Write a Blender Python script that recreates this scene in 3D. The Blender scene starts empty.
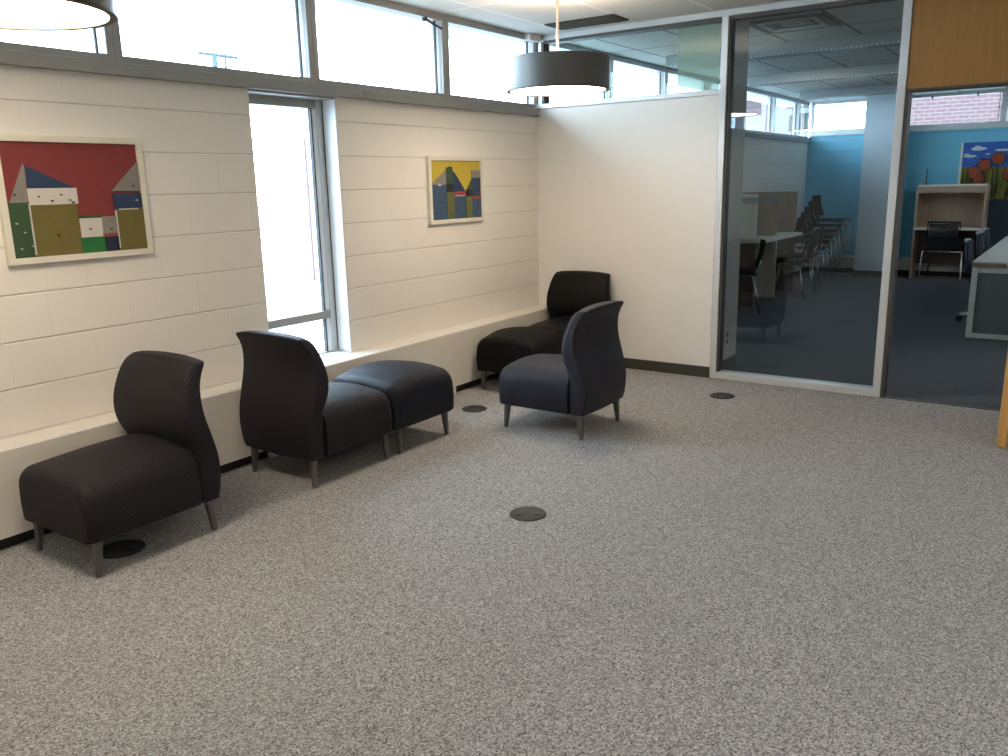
import bpy, bmesh, math, random
from mathutils import Vector, Matrix
PI = math.pi
S = bpy.context.scene
COL = S.collection
random.seed(4)

# ------------------------------------------------------------------ materials
MATS = {}
def newmat(name):
    m = bpy.data.materials.new(name); m.use_nodes = True
    nt = m.node_tree; nt.nodes.clear()
    out = nt.nodes.new('ShaderNodeOutputMaterial')
    MATS[name] = m
    return m, nt, out
def N(nt, typ, **kw):
    n = nt.nodes.new(typ)
    for k, v in kw.items():
        if k.startswith('i_'): n.inputs[int(k[2:])].default_value = v
        else: setattr(n, k, v)
    return n
def math_(nt, op, a, b=None, c=None):
    n = nt.nodes.new('ShaderNodeMath'); n.operation = op
    for i, v in enumerate((a, b, c)):
        if v is None: continue
        if isinstance(v, (int, float)): n.inputs[i].default_value = v
        else: nt.links.new(v, n.inputs[i])
    return n.outputs[0]
def bsdf(nt, out, color=(.5, .5, .5), rough=.5, metal=0., spec=.5, sheen=0.):
    b = nt.nodes.new('ShaderNodeBsdfPrincipled')
    b.inputs['Base Color'].default_value = (*color, 1)
    b.inputs['Roughness'].default_value = rough
    b.inputs['Metallic'].default_value = metal
    b.inputs['Specular IOR Level'].default_value = spec
    if sheen: b.inputs['Sheen Weight'].default_value = sheen; b.inputs['Sheen Roughness'].default_value = .5
    nt.links.new(b.outputs[0], out.inputs[0])
    return b
def mix_rgb(nt, fac, a, b):
    n = nt.nodes.new('ShaderNodeMix'); n.data_type = 'RGBA'
    if isinstance(fac, (int, float)): n.inputs[0].default_value = fac
    else: nt.links.new(fac, n.inputs[0])
    for i, v in ((6, a), (7, b)):
        if isinstance(v, tuple): n.inputs[i].default_value = (*v[:3], 1)
        else: nt.links.new(v, n.inputs[i])
    return n.outputs[2]
def bump(nt, b, h, strength=.3, dist=.004):
    n = nt.nodes.new('ShaderNodeBump'); n.inputs['Strength'].default_value = strength
    n.inputs['Distance'].default_value = dist
    nt.links.new(h, n.inputs['Height']); nt.links.new(n.outputs[0], b.inputs['Normal'])
def coords(nt):
    t = nt.nodes.new('ShaderNodeTexCoord'); s = nt.nodes.new('ShaderNodeSeparateXYZ')
    nt.links.new(t.outputs['Object'], s.inputs[0])
    return t.outputs['Object'], s.outputs[0], s.outputs[1], s.outputs[2]
def noise(nt, vec, scale, detail=2., rough=.5):
    n = nt.nodes.new('ShaderNodeTexNoise'); n.inputs['Scale'].default_value = scale
    n.inputs['Detail'].default_value = detail; n.inputs['Roughness'].default_value = rough
    nt.links.new(vec, n.inputs['Vector']); return n.outputs[0]
def ramp(nt, fac, stops):
    r = nt.nodes.new('ShaderNodeValToRGB'); e = r.color_ramp.elements
    while len(e) > 2: e.remove(e[-1])
    while len(e) < len(stops): e.new(.5)
    for el, (p, c) in zip(e, stops): el.position = p; el.color = (*c, 1)
    nt.links.new(fac, r.inputs[0]); return r.outputs[0]

def plain(name, color, rough=.5, metal=0., spec=.5, vary=.06, scale=8., sheen=0.):
    m, nt, out = newmat(name)
    b = bsdf(nt, out, color, rough, metal, spec, sheen)
    v, x, y, z = coords(nt)
    f = noise(nt, v, scale)
    lo = tuple(c * (1 - vary) for c in color); hi = tuple(min(1, c * (1 + vary)) for c in color)
    nt.links.new(mix_rgb(nt, f, lo, hi), b.inputs['Base Color'])
    return m

def line_mask(nt, co, off, period, half):
    """1 at every line co = off + k*period, soft over 'half'"""
    a = math_(nt, 'SUBTRACT', co, off)
    a = math_(nt, 'DIVIDE', a, period)
    a = math_(nt, 'FRACT', math_(nt, 'ADD', a, 1000.5))
    a = math_(nt, 'ABSOLUTE', math_(nt, 'SUBTRACT', a, .5))
    a = math_(nt, 'MULTIPLY', a, period / half)
    return math_(nt, 'SUBTRACT', 1., math_(nt, 'MINIMUM', a, 1.))

def block_wall(name, color, axis, off, zoff=.446, width=.387, row=.2032, vert=.16, dark=.72):
    m, nt, out = newmat(name)
    b = bsdf(nt, out, color, .55, 0, .35)
    v, x, y, z = coords(nt)
    u = x if axis == 'x' else y
    hl = line_mask(nt, z, zoff, row, .005)
    r = math_(nt, 'FLOOR', math_(nt, 'DIVIDE', math_(nt, 'SUBTRACT', z, zoff), row))
    odd = math_(nt, 'MODULO', math_(nt, 'ADD', r, 100.), 2.)
    us = math_(nt, 'ADD', u, math_(nt, 'MULTIPLY', odd, width / 2))
    vl = math_(nt, 'MULTIPLY', line_mask(nt, us, off, width, .005), vert)
    ln = math_(nt, 'MAXIMUM', hl, vl)
    g = noise(nt, v, 130, 3.)
    big = noise(nt, v, 1.7, 2.)
    c0 = mix_rgb(nt, big, tuple(c * .94 for c in color), tuple(min(1, c * 1.04) for c in color))
    c1 = mix_rgb(nt, math_(nt, 'MULTIPLY', ln, 1 - dark), c0, tuple(c * .25 for c in color))
    nt.links.new(c1, b.inputs['Base Color'])
    h = math_(nt, 'SUBTRACT', math_(nt, 'MULTIPLY', g, .35), math_(nt, 'MULTIPLY', ln, 1.6))
    bump(nt, b, h, .55, .004)
    return m

def carpet(name, base, contrast, seam, seams=True):
    m, nt, out = newmat(name)
    b = bsdf(nt, out, base, .95, 0, .1, .15)
    v, x, y, z = coords(nt)
    vo = nt.nodes.new('ShaderNodeTexVoronoi'); vo.inputs['Scale'].default_value = 205
    nt.links.new(v, vo.inputs['Vector'])
    bw = nt.nodes.new('ShaderNodeRGBToBW'); nt.links.new(vo.outputs['Color'], bw.inputs[0])
    n2 = noise(nt, v, 170, 3., .75)
    n3 = noise(nt, v, 1.1, 3., .6)
    f = math_(nt, 'ADD', math_(nt, 'MULTIPLY', bw.outputs[0], .72), math_(nt, 'MULTIPLY', n2, .36))
    d, h = tuple(c * (1 - contrast) for c in base), tuple(c * (1 + contrast) for c in base)
    c = ramp(nt, f, [(.25, d), (.48, tuple(k * .80 for k in base)), (.62, base), (.86, tuple(min(1., k * 1.8) for k in base))])
    c = mix_rgb(nt, math_(nt, 'MULTIPLY', n3, .35), c, tuple(k * .62 for k in base))
    if seams:
        l = math_(nt, 'MAXIMUM', line_mask(nt, x, 3.068, .598, .004), line_mask(nt, y, -4.12, .598, .004))
        c = mix_rgb(nt, math_(nt, 'MULTIPLY', l, seam), c, tuple(k * .3 for k in base))
    nt.links.new(c, b.inputs['Base Color'])
    bump(nt, b, f, .5, .004)
    return m

def fabric(name, base, dot, k, spec=.3, rough=.6, sheen=.25):
    m, nt, out = newmat(name)
    b = bsdf(nt, out, base, rough, 0, spec, sheen)
    b.inputs['Sheen Tint'].default_value = (.6, .6, .9, 1)
    v, x, y, z = coords(nt)
    uv = nt.nodes.new('ShaderNodeUVMap'); sp = nt.nodes.new('ShaderNodeSeparateXYZ'); nt.links.new(uv.outputs[0], sp.inputs[0])
    f = math_(nt, 'MULTIPLY', math_(nt, 'SINE', math_(nt, 'MULTIPLY', sp.outputs[0], k)), math_(nt, 'SINE', math_(nt, 'MULTIPLY', sp.outputs[1], k)))
    c = ramp(nt, math_(nt, 'ADD', math_(nt, 'MULTIPLY', f, .5), .5), [(.50, base), (.80, dot)])
    nt.links.new(c, b.inputs['Base Color'])
    g = noise(nt, v, 400, 2.)
    bump(nt, b, math_(nt, 'ADD', math_(nt, 'MULTIPLY', f, .6), math_(nt, 'MULTIPLY', g, .5)), .4, .003)
    return m

def wood(name, base, dark, axis='z', scale=6., rough=.4):
    m, nt, out = newmat(name)
    b = bsdf(nt, out, base, rough, 0, .4)
    v, x, y, z = coords(nt)
    mp = nt.nodes.new('ShaderNodeMapping'); nt.links.new(v, mp.inputs[0])
    sc = {'x': (.6, 9, 9), 'y': (9, .6, 9), 'z': (9, 9, .6)}[axis]
    mp.inputs['Scale'].default_value = sc
    f = noise(nt, mp.outputs[0], scale, 4., .6)
    nt.links.new(ramp(nt, f, [(.3, dark), (.7, base)]), b.inputs['Base Color'])
    return m

def glass(name, tint, refl=1.0):
    m, nt, out = newmat(name)
    t = nt.nodes.new('ShaderNodeBsdfTransparent'); t.inputs[0].default_value = (*tint, 1)
    g = nt.nodes.new('ShaderNodeBsdfGlossy'); g.inputs['Roughness'].default_value = .004
    g.inputs[0].default_value = (*(refl if isinstance(refl, tuple) else (refl,) * 3), 1)
    fr = nt.nodes.new('ShaderNodeFresnel'); geo = nt.nodes.new('ShaderNodeNewGeometry')
    nt.links.new(math_(nt, 'ADD', math_(nt, 'MULTIPLY', geo.outputs['Backfacing'], 1 / 1.52 - 1.52), 1.52), fr.inputs[0])
    mx = nt.nodes.new('ShaderNodeMixShader')
    nt.links.new(fr.outputs[0], mx.inputs[0]); nt.links.new(t.outputs[0], mx.inputs[1]); nt.links.new(g.outputs[0], mx.inputs[2])
    nt.links.new(mx.outputs[0], out.inputs[0])
    return m

def emit(name, color, strength):
    m, nt, out = newmat(name)
    e = nt.nodes.new('ShaderNodeEmission'); e.inputs[0].default_value = (*color, 1); e.inputs[1].default_value = strength
    nt.links.new(e.outputs[0], out.inputs[0]); return m

def ceiling_mat(name, tile, line, x0, y0, px, py):
    m, nt, out = newmat(name)
    b = bsdf(nt, out, tile, .8, 0, .2)
    v, x, y, z = coords(nt)
    l = math_(nt, 'MAXIMUM', line_mask(nt, x, x0, px, .013), line_mask(nt, y, y0, py, .013))
    l = math_(nt, 'MINIMUM', math_(nt, 'MULTIPLY', l, 3.), 1.)
    g = noise(nt, v, 90, 3., .7)
    c = mix_rgb(nt, g, tuple(k * .88 for k in tile), tile)
    nt.links.new(mix_rgb(nt, l, c, line), b.inputs['Base Color'])
    bump(nt, b, math_(nt, 'ADD', l, math_(nt, 'MULTIPLY', g, .3)), .4, .004)
    return m

def brick_mat(name):
    m, nt, out = newmat(name)
    b = bsdf(nt, out, (.3, .1, .1), .9)
    v, x, y, z = coords(nt)
    cmb = nt.nodes.new('ShaderNodeCombineXYZ')
    nt.links.new(math_(nt, 'ADD', x, y), cmb.inputs[0]); nt.links.new(z, cmb.inputs[1])
    br = nt.nodes.new('ShaderNodeTexBrick'); nt.links.new(cmb.outputs[0], br.inputs[0])
    br.inputs['Color1'].default_value = (.062, .030, .031, 1); br.inputs['Color2'].default_value = (.074, .040, .040, 1)
    br.inputs['Mortar'].default_value = (.105, .080, .080, 1)
    br.inputs['Scale'].default_value = 1.; br.inputs['Mortar Size'].default_value = .008
    br.inputs['Brick Width'].default_value = .21; br.inputs['Row Height'].default_value = .075
    nt.links.new(br.outputs[0], b.inputs['Base Color'])
    return m

WHITE_BLOCK = (.80, .765, .70)
plain('white_paint', (.80, .775, .73), .5, vary=.03)
block_wall('block_left', WHITE_BLOCK, 'y', -3.332)
block_wall('block_right', WHITE_BLOCK, 'y', -1.870)
block_wall('block_blue', (.19, .55, .74), 'x', .05, zoff=.446, width=.39, vert=.5, dark=.6)
carpet('carpet_grey', (.362, .355, .354), .82, .22)
carpet('carpet_blue', (.037, .045, .064), .35, .15)
ceiling_mat('ceiling_tile', (.66, .655, .63), (.80, .80, .77), .3, -1.23, .594, 1.2)
ceiling_mat('ceiling_tile_annex', (.60, .64, .62), (.16, .17, .17), .3, 1.2, .594, 1.2)
plain('frame_aluminium', (.34, .335, .32), .5, .35)
plain('frame_dark', (.06, .058, .05), .5)
plain('frame_pale', (.62, .64, .645), .42, .25)
plain('beam_paint', (.30, .30, .285), .55)
plain('black_base', (.012, .012, .011), .6)
plain('olive_base', (.045, .043, .034), .6)
plain('cover_paint', (.72, .68, .615), .45, vary=.03)
plain('gasket', (.02, .022, .026), .6)
plain('white_stile', (.82, .85, .88), .4)
glass('window_glass', (.97, .985, .98), .8)
glass('partition_glass', (.90, .93, .94), (.68, .82, .98))
glass('transom_glass', (.93, .97, .96), .7)
glass('green_glass', (.80, .88, .84), .6)
nt_ = MATS['green_glass'].node_tree; o_ = [n for n in nt_.nodes if n.type == 'OUTPUT_MATERIAL'][0]
df_ = nt_.nodes.new('ShaderNodeBsdfDiffuse'); df_.inputs[0].default_value = (.60, .68, .60, 1)
mx_ = nt_.nodes.new('ShaderNodeMixShader'); mx_.inputs[0].default_value = .35
nt_.links.new(o_.inputs[0].links[0].from_socket, mx_.inputs[1]); nt_.links.new(df_.outputs[0], mx_.inputs[2]); nt_.links.new(mx_.outputs[0], o_.inputs[0])
fabric('weave_plum', (.0058, .0050, .0072), (.029, .0235, .0295), PI / .0085, .25, .62, .02)
fabric('weave_dot_skylit', (.0075, .0075, .0125), (.036, .034, .048), PI / .0085, .28, .55, .04)  # blue cast of the sky light is put into this dark weave's colour
fabric('navy_plain', (.0030, .0042, .0105), (.0040, .0055, .0135), PI / .004, .28, .52, .02)
fabric('black_plain', (.0022, .0020, .0024), (.0032, .0029, .0034), PI / .004, .15, .5, .0)
fabric('black_brown', (.0030, .0025, .0026), (.0062, .0050, .0050), PI / .008, .18, .5, .0)
plain('leg_metal', (.13, .125, .12), .42, .5)
plain('disc_black', (.024, .025, .027), .5)
plain('disc_slot', (.004, .004, .004), .8)
plain('art_frame', (.70, .66, .55), .5, vary=.08)
plain('shade_grey', (.080, .079, .077), .36, .15, .7)
plain('shade_inner', (.8, .72, .6), .5)
plain('rim_dark', (.05, .04, .032), .4)
plain('cord_metal', (.45, .40, .36), .35, .6)
plain('vent_dark', (.025, .022, .016), .7)
plain('vent_slat', (.06, .053, .038), .7, 0, .2)
emit('diffuser_glow', (1., .83, .64), 24.)
emit('lamp_top_glow', (1., .66, .36), 13.)
wood('door_wood', (.68, .37, .11), (.55, .28, .08), 'z', 5.)
wood('panel_wood', (.36, .18, .045), (.29, .14, .034), 'z', 5.)
wood('carrel_wood', (.46, .33, .24), (.36, .26, .185), 'z', 5.)
wood('carrel_wood_dark', (.16, .105, .075), (.11, .075, .055), 'z', 5.)
plain('carrel_cream', (.75, .72, .62), .5)
plain('carrel_grey', (.27, .27, .26), .5)
plain('table_white', (.46, .46, .42), .5)
wood('table_edge', (.25, .165, .12), (.2, .13, .095), 'x', 4.)
plain('table_frame', (.62, .68, .66), .45)
plain('mesh_grey', (.14, .155, .165), .7)
plain('chair_black', (.008, .008, .010), .75, 0, .15)
plain('chair_slate', (.028, .036, .052), .7, 0, .2)
plain('chair_rim', (.35, .42, .5), .4)
plain('chrome', (.55, .54, .52), .25, .9)
plain('panel_slate', (.030, .055, .075), .7)
plain('column_paint', (.62, .70, .76), .5, vary=.02)
plain('stub_paint', (.50, .49, .46), .5, vary=.03)
plain('outlet_plate', (.55, .55, .52), .4)
plain('fixture_grey', (.30, .325, .325), .5, .1)
plain('pole_metal', (.042, .062, .068), .7, 0, .1)
brick_mat('brick_outside')
plain('ground_outside', (.35, .35, .34), .9)
plain('roof_dark', (.2, .2, .2), .9)
for n, c in dict(p_red=(.24, .032, .030), p_grey=(.27, .245, .22), p_navy=(.018, .045, .105), p_white=(.68, .64, .58), p_olive=(.17, .135, .028), p_green=(.035, .085, .030), p_bright=(.015, .165, .035), p_dark=(.010, .014, .042), p_yellow=(.60, .45, .045), p_blue=(.040, .085, .155), p_moss=(.135, .145, .035), p_black=(.008, .009, .012), p_pink=(.36, .05, .045), p_sky=(.03, .14, .52), p_cloud=(.72, .76, .78), p_field=(.30, .28, .04), p_fdark=(.035, .05, .012), p_tulip=(.40, .065, .018), p_tuldark=(.10, .02, .01)).items():
    plain(n, tuple(k * .82 for k in c), .6, vary=.10, scale=30)

# ------------------------------------------------------------------ mesh helpers
class MB:
    def __init__(s): s.bm = bmesh.new(); s.mats = []; s.cur = 0
    def m(s, name):
        if name not in s.mats: s.mats.append(name)
        s.cur = s.mats.index(name); return s
    def face(s, vs):
        try:
            f = s.bm.faces.new(vs); f.material_index = s.cur; return f
        except ValueError: return None
    def box(s, x0, x1, y0, y1, z0, z1, bev=0., M=None):
        vs = [s.bm.verts.new((x, y, z)) for x in (x0, x1) for y in (y0, y1) for z in (z0, z1)]
        fs = [s.face([vs[i] for i in q]) for q in ((0, 1, 3, 2), (4, 6, 7, 5), (0, 4, 5, 1), (2, 3, 7, 6), (0, 2, 6, 4), (1, 5, 7, 3))]
        if M is not None:
            for v in vs: v.co = M @ v.co
        if bev:
            es = list({e for f in fs for e in f.edges})
            r = bmesh.ops.bevel(s.bm, geom=es, offset=bev, segments=2, affect='EDGES', profile=.5)
            for f in r['faces']: f.material_index = s.cur
        return s
    def tube(s, pts, r, n=10, r1=None, cap=True):
        pts = [Vector(p) for p in pts]; rings = []
        for i, p in enumerate(pts):
            a = pts[max(i - 1, 0)]; b = pts[min(i + 1, len(pts) - 1)]
            d = (b - a).normalized(); q = d.to_track_quat('Z', 'Y')
            rad = r if r1 is None else r + (r1 - r) * i / (len(pts) - 1)
            rings.append([s.bm.verts.new(p + q @ Vector((rad * math.cos(t), rad * math.sin(t), 0))) for t in [2 * PI * k / n for k in range(n)]])
        s.rings(rings, cap); return s
    def rings(s, rings, cap=True, smooth=True):
        n = len(rings[0])
        for a, b in zip(rings, rings[1:]):
            for k in range(n):
                f = s.face([a[k], a[(k + 1) % n], b[(k + 1) % n], b[k]])
                if f: f.smooth = smooth
        if cap:
            s.face(rings[0][::-1]); s.face(rings[-1])
    def lathe(s, prof, n=48, c=(0, 0, 0), cap=True, smooth=True):
        rings = [[s.bm.verts.new((c[0] + r * math.cos(2 * PI * k / n), c[1] + r * math.sin(2 * PI * k / n), c[2] + z)) for k in range(n)] for r, z in prof]
        s.rings(rings, cap, smooth); return s
    def poly(s, pts):
        s.face([s.bm.verts.new(p) for p in pts]); return s
    def prism(s, pts, d):
        d = Vector(d); a = [s.bm.verts.new(p) for p in pts]; b = [s.bm.verts.new(Vector(p) + d) for p in pts]
        n = len(pts); s.face(a[::-1]); s.face(b)
        for k in range(n): s.face([a[k], a[(k + 1) % n], b[(k + 1) % n], b[k]])
        return s
    def build(s, name, parent=None, recalc=True, loc=None, sharp=None):
        if recalc: bmesh.ops.recalc_face_normals(s.bm, faces=s.bm.faces)
        uv = s.bm.loops.layers.uv.new('UVMap')
        for f in s.bm.faces:
            n = f.normal; ax, ay, az = abs(n.x), abs(n.y), abs(n.z)
            for l in f.loops:
                c = l.vert.co
                l[uv].uv = (c.x, c.y) if az >= ax and az >= ay else ((c.y, c.z) if ax >= ay else (c.x, c.z))
        me = bpy.data.meshes.new(name); s.bm.to_mesh(me); s.bm.free()
        for n in s.mats: me.materials.append(MATS[n])
        if sharp is not None:
            for p in me.polygons: p.use_smooth = True
            me.set_sharp_from_angle(angle=math.radians(sharp))
        o = bpy.data.objects.new(name, me); COL.objects.link(o)
        if parent: o.parent = parent
        if loc: o.location = loc
        return o
def B(mat): return MB().m(mat)
def thing(name, label, cat, loc=(0, 0, 0), rz=0, group=None):
    o = bpy.data.objects.new(name, None); COL.objects.link(o); o.empty_display_size = .1
    o.location = loc; o.rotation_euler = (0, 0, rz)
    return tag(o, label, cat, group)
def tag(o, label, cat, group=None):
    o['label'] = label; o['category'] = cat
    if group: o['group'] = group
    return o
def struct(o): o['kind'] = 'structure'; return o
def dup(root, loc=None, rz=None, label=None, parent=None):
    c = root.copy(); COL.objects.link(c)
    if parent: c.parent = parent
    for ch in list(root.children): dup(ch, parent=c)
    if loc is not None: c.location = loc
    if rz is not None: c.rotation_euler = (0, 0, rz)
    if label: c['label'] = label
    return c

CEIL, BEAM0, BEAM1 = 2.62, 2.006, 2.064
WY0, WY1 = -2.89, -2.25          # tall window opening
YB = 8.0                          # blue wall of the annex
YBK, XR = -9.0, 7.0
# ------------------------------------------------------------------ room shell
struct(B('carpet_grey').box(-.02, XR, YBK, .0, -.1, 0).build('floor'))
struct(B('carpet_blue').box(-.02, XR, .0, YB + .02, -.1, 0).build('floor_annex'))
struct(B('ceiling_tile').box(-.02, XR, YBK, -.02, CEIL, CEIL + .12).build('ceiling'))
struct(B('ceiling_tile_annex').box(-.02, XR, -.02, YB + .02, CEIL, CEIL + .12).build('ceiling_annex'))
w = B('block_left').box(-.28, 0, YBK, WY0, -.1, BEAM0)
w.m('block_right').box(-.28, 0, WY1, YB, -.1, BEAM0)
w.box(-.28, 0, WY0, WY1, -.1, .43)
struct(w.build('wall_left'))
struct(B('white_paint').box(0, 1.535, 0, .12, 0, 2.062).build('wall_partition'))
struct(B('stub_paint').box(1.49, 1.55, .12, .528, 0, CEIL).build('wall_stub'))
struct(B('olive_base').box(1.55, 1.558, .12, .53, 0, .09).build('baseboard_stub'))
struct(B('block_blue').box(0, XR, YB, YB + .28, -.1, 2.10).build('wall_far'))
struct(B('white_paint').box(XR, XR + .15, YBK, YB + .28, -.1, CEIL + .1).build('wall_right'))
struct(B('white_paint').box(-.28, XR + .15, YBK - .15, YBK, -.1, CEIL + .1).build('wall_back'))
struct(B('white_paint').box(3.66, XR, 0, .12, 0, CEIL).build('wall_front_right'))
struct(B('olive_base').box(.16, 1.535, -.014, 0, 0, .083, .003).build('baseboard_partition'))
struct(B('column_paint').box(.93, 1.42, 7.52, YB, 0, CEIL).build('wall_column'))
struct(B('olive_base').box(.925, 1.425, 7.508, 7.52, 0, .08).build('baseboard_column'))
# grey beam / sill band under the clerestory (with its joint)
struct(B('beam_paint').box(-.28, .030, YBK, -2.034, BEAM0, BEAM1, .004).build('trim_1'))
struct(B('beam_paint').box(-.28, .030, -2.030, 0.0, BEAM0, BEAM1, .004).build('trim_2'))
struct(B('beam_paint').box(-.28, .030, 0.0, YB, BEAM0, BEAM1, .004).build('trim_3'))
struct(B('frame_pale').box(.03, XR, YB - .03, YB + .28, 2.10, 2.155, .004).build('trim_4'))
# roof slab edge above the clerestory keeps the sky out
struct(B('white_paint').box(-.6, 0, YBK, YB + .6, CEIL, CEIL + .15).build('trim_5'))
struct(B('white_paint').box(-.02, XR, YB, YB + .6, CEIL, CEIL + .15).build('trim_6'))

# ------------------------------------------------------------------ clerestory windows
def clerestory(idx, a, b, z0, z1, axis, sash=False, fm='frame_aluminium', endm=None):
    """one framed light between mullion centres a and b; axis 'y' lies on the left wall, 'x' on the blue wall"""
    def bx(mb, u0, u1, d0, d1, za, zb):
        if axis == 'y': mb.box(-d1, -d0, u0, u1, za, zb)
        else: mb.box(u0, u1, YB + d0, YB + d1, za, zb)
    f = B(fm); hw = .038
    bx(f, a + .001, a + hw, .0, .09, z0, z1)
    if endm: f.m(endm)
    bx(f, b - hw, b - .001, .0, .09, z0, z1); f.m(fm)
    bx(f, a + hw, b - hw, .0, .09, z0, z0 + .035); bx(f, a + hw, b - hw, .0, .09, z1 - .045, z1)
    fr = struct(f.build('window_%d' % idx))
    p = B('window_glass'); bx(p, a + hw, b - hw, .05, .053, z0 + .035, z1 - .045); p.build('pane', fr)
    g = B('gasket'); bx(g, b - hw - .03, b - hw - .021, .035, .05, z0 + .036, z1 - .046); g.build('gasket', fr)
    if sash:
        q = B('gasket')
        if axis == 'y':
            q.box(-.002, .022, b - .24, b - .215, z1 - .075, z1 - .05)
            q.tube([(.012, b - .225, z1 - .062), (.02, b - .15, z1 - .085), (.01, b - .05, z1 - .10)], .008, 6)
        q.build('stay_arm', fr)
    return fr
ms = [-1.165 + 1.234 * k for k in range(-6, 8)]
ms[7] = .03
i = 1
for a, b in zip(ms, ms[1:]):
    b2 = -.005 if abs(b - .03) < 1e-6 else b
    a2 = .0 if abs(a - .03) < 1e-6 else a
    clerestory(i, a2, min(b2, YB - .0), BEAM1, CEIL, 'y', sash=(i == 6), endm='white_stile' if i == 7 else None, fm='frame_pale' if i > 7 else 'frame_aluminium'); i += 1  # white end stile and pale annex frames put the window glare into colour
clerestory(i, ms[-1], YB, BEAM1, CEIL, 'y'); i += 1
for a, b in ((.02, 1.39), (1.41, 2.65), (2.65, 3.89), (3.89, 5.13), (5.13, 6.37)):
    fr = clerestory(i, a, b, 2.155, CEIL, 'x', fm='frame_pale'); i += 1
    if a > 1.4:
        for t in (.25, .72):
            u = a + (b - a) * t
            B('frame_dark').box(u, u + .022, YB - .03, YB, CEIL - .075, CEIL - .03).box(u + .006, u + .014, YB - .022, YB - .012, CEIL - .105, CEIL - .07).build('latch', fr)
# white end block where the clerestory meets the partition
struct(B('white_paint').box(.0, .05, -.165, -.0, 2.57, CEIL).build('trim_7'))

# ------------------------------------------------------------------ tall window
SX = -.115
f = B('frame_aluminium')
f.box(SX - .06, SX, WY0, WY0 + .05, .43, BEAM0).m('frame_pale').box(SX - .06, SX, WY1 - .055, WY1, .43, BEAM0).m('frame_aluminium')
f.box(SX - .06, SX, WY0 + .05, WY1 - .055, 1.945, BEAM0).box(SX - .06, SX, WY0 + .05, WY1 - .055, .43, .46)
f.box(SX - .06, SX + .004, WY0 + .05, WY1 - .055, .672, .722)
tw = struct(f.build('window_%d' % i)); i += 1
B('window_glass').box(SX - .032, SX - .029, WY0 + .05, WY1 - .055, .722, 1.945).build('pane', tw)
B('window_glass').box(SX - .032, SX - .029, WY0 + .05, WY1 - .055, .46, .672).build('pane', tw)
B('gasket').box(SX - .028, SX - .004, WY1 - .096, WY1 - .086, .722, 1.945).box(SX - .028, SX - .004, WY1 - .096, WY1 - .086, .46, .672).build('gasket', tw)
B('white_stile').box(SX - .028, SX - .002, WY1 - .086, WY1 - .0555, .722, 1.945).box(SX - .028, SX - .002, WY1 - .086, WY1 - .0555, .46, .672).build('stile', tw)
B('gasket').box(SX - .0, SX + .006, WY1 - .007, WY1 - .0005, .46, BEAM0 - .003).build('seal', tw)
struct(B('white_stile').box(SX + .007, -.002, WY1 - .006, WY1, .462, BEAM0 - .003).build('trim_8'))   # painted reveal
struct(B('frame_aluminium').box(SX, .0, WY0 + .002, WY1 - .002, BEAM0 - .012, BEAM0).build('trim_9'))
struct(B('white_stile').box(SX, -.001, WY0 + .002, WY1 - .007, .43, .452).build('trim_10'))      # sill

# ------------------------------------------------------------------ radiator cover along the left wall
def zl(y): return .4635 + .006 * y
rc = thing('radiator_cover', 'long cream metal radiator cover running along foot of white block wall', 'radiator cover', (.08, -2.5, 0))
DX = .155
def local(mb, name): o = mb.build(name, rc); o.location = (-.08, 2.5, 0); return o
cv = B('cover_paint')
segs = [YBK + .01, -6.2, -4.7, -3.05, -1.40, -.003]
for a, b in zip(segs, segs[1:]):
    pts = [(0.001, a, .058), (DX, a, .058), (DX, a, zl(a) - .006), (DX - .006, a, zl(a)), (0.001, a, zl(a))]
    pe = [(x, b - .0015, z if z < .1 else z + zl(b) - zl(a)) for x, y, z in pts]
    va = [cv.bm.verts.new(p) for p in pts]; vb = [cv.bm.verts.new(p) for p in pe]
    n = 5; cv.face(va); cv.face(vb[::-1])
    for k in range(n): cv.face([va[k], vb[k], vb[(k + 1) % n], va[(k + 1) % n]])
local(cv, 'cover')
local(B('black_base').box(.001, .118, YBK + .01, -.003, .001, .058), 'toe_kick')
for y in (-4.7, -3.05, -1.40): local(B('cover_paint').box(.118, .152, y - .022, y + .022, .0005, .058, .002), 'bracket')

rb = thing('radiator_cover', 'cream radiator cover along foot of the blue wall beyond the glass', 'radiator cover', (4, 7.9, 0))
o = B('cover_paint').box(1.43, 6.9, 7.84, YB - .002, .075, .255, .004).build('cover', rb); o.location = (-4, -7.9, 0)
o = B('cover_paint').box(.02, .92, 7.84, YB - .002, .075, .255, .004).build('cover', rb); o.location = (-4, -7.9, 0)
o = B('black_base').box(1.43, 6.9, 7.88, YB - .002, .001, .075).box(.02, .92, 7.88, YB - .002, .001, .075).build('toe_kick', rb); o.location = (-4, -7.9, 0)

# ------------------------------------------------------------------ glazed partition, transom and door
f = B('frame_pale').box(0.0, 1.54, -.012, .10, BEAM1 - .001, 2.10, .003).build('window_%d' % i)
tr = struct(f); i += 1
B('transom_glass').box(.07, 1.54, .035, .041, 2.10, 2.572).build('pane', tr)
B('frame_dark').box(.045, .07, .0, .09, 2.10, 2.572).build('jamb', tr)
B('frame_pale').box(0, 2.702, -.012, .10, 2.578, CEIL, .003).build('head', tr)
B('frame_dark').box(.07, 1.54, .0, .09, 2.556, 2.578).build('head_stop', tr)
f = B('frame_pale').box(1.540, 1.588, -.012, .10, 0, 2.578, .003).build('window_%d' % i)
gw = struct(f); i += 1
B('frame_pale').box(2.702, 2.752, -.012, .10, 0, CEIL, .003).build('post', gw)
B('frame_pale').box(1.588, 2.702, -.012, .10, 0, .05, .003).build('bottom_rail', gw)
B('frame_dark').box(1.588, 1.603, .004, .09, .05, 2.56).box(1.588, 2.702, .0, .09, 2.552, 2.578).build('glazing_stop', gw)
B('partition_glass').box(1.603, 2.702, .035, .041, .05, 2.552).build('pane', gw)
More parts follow.
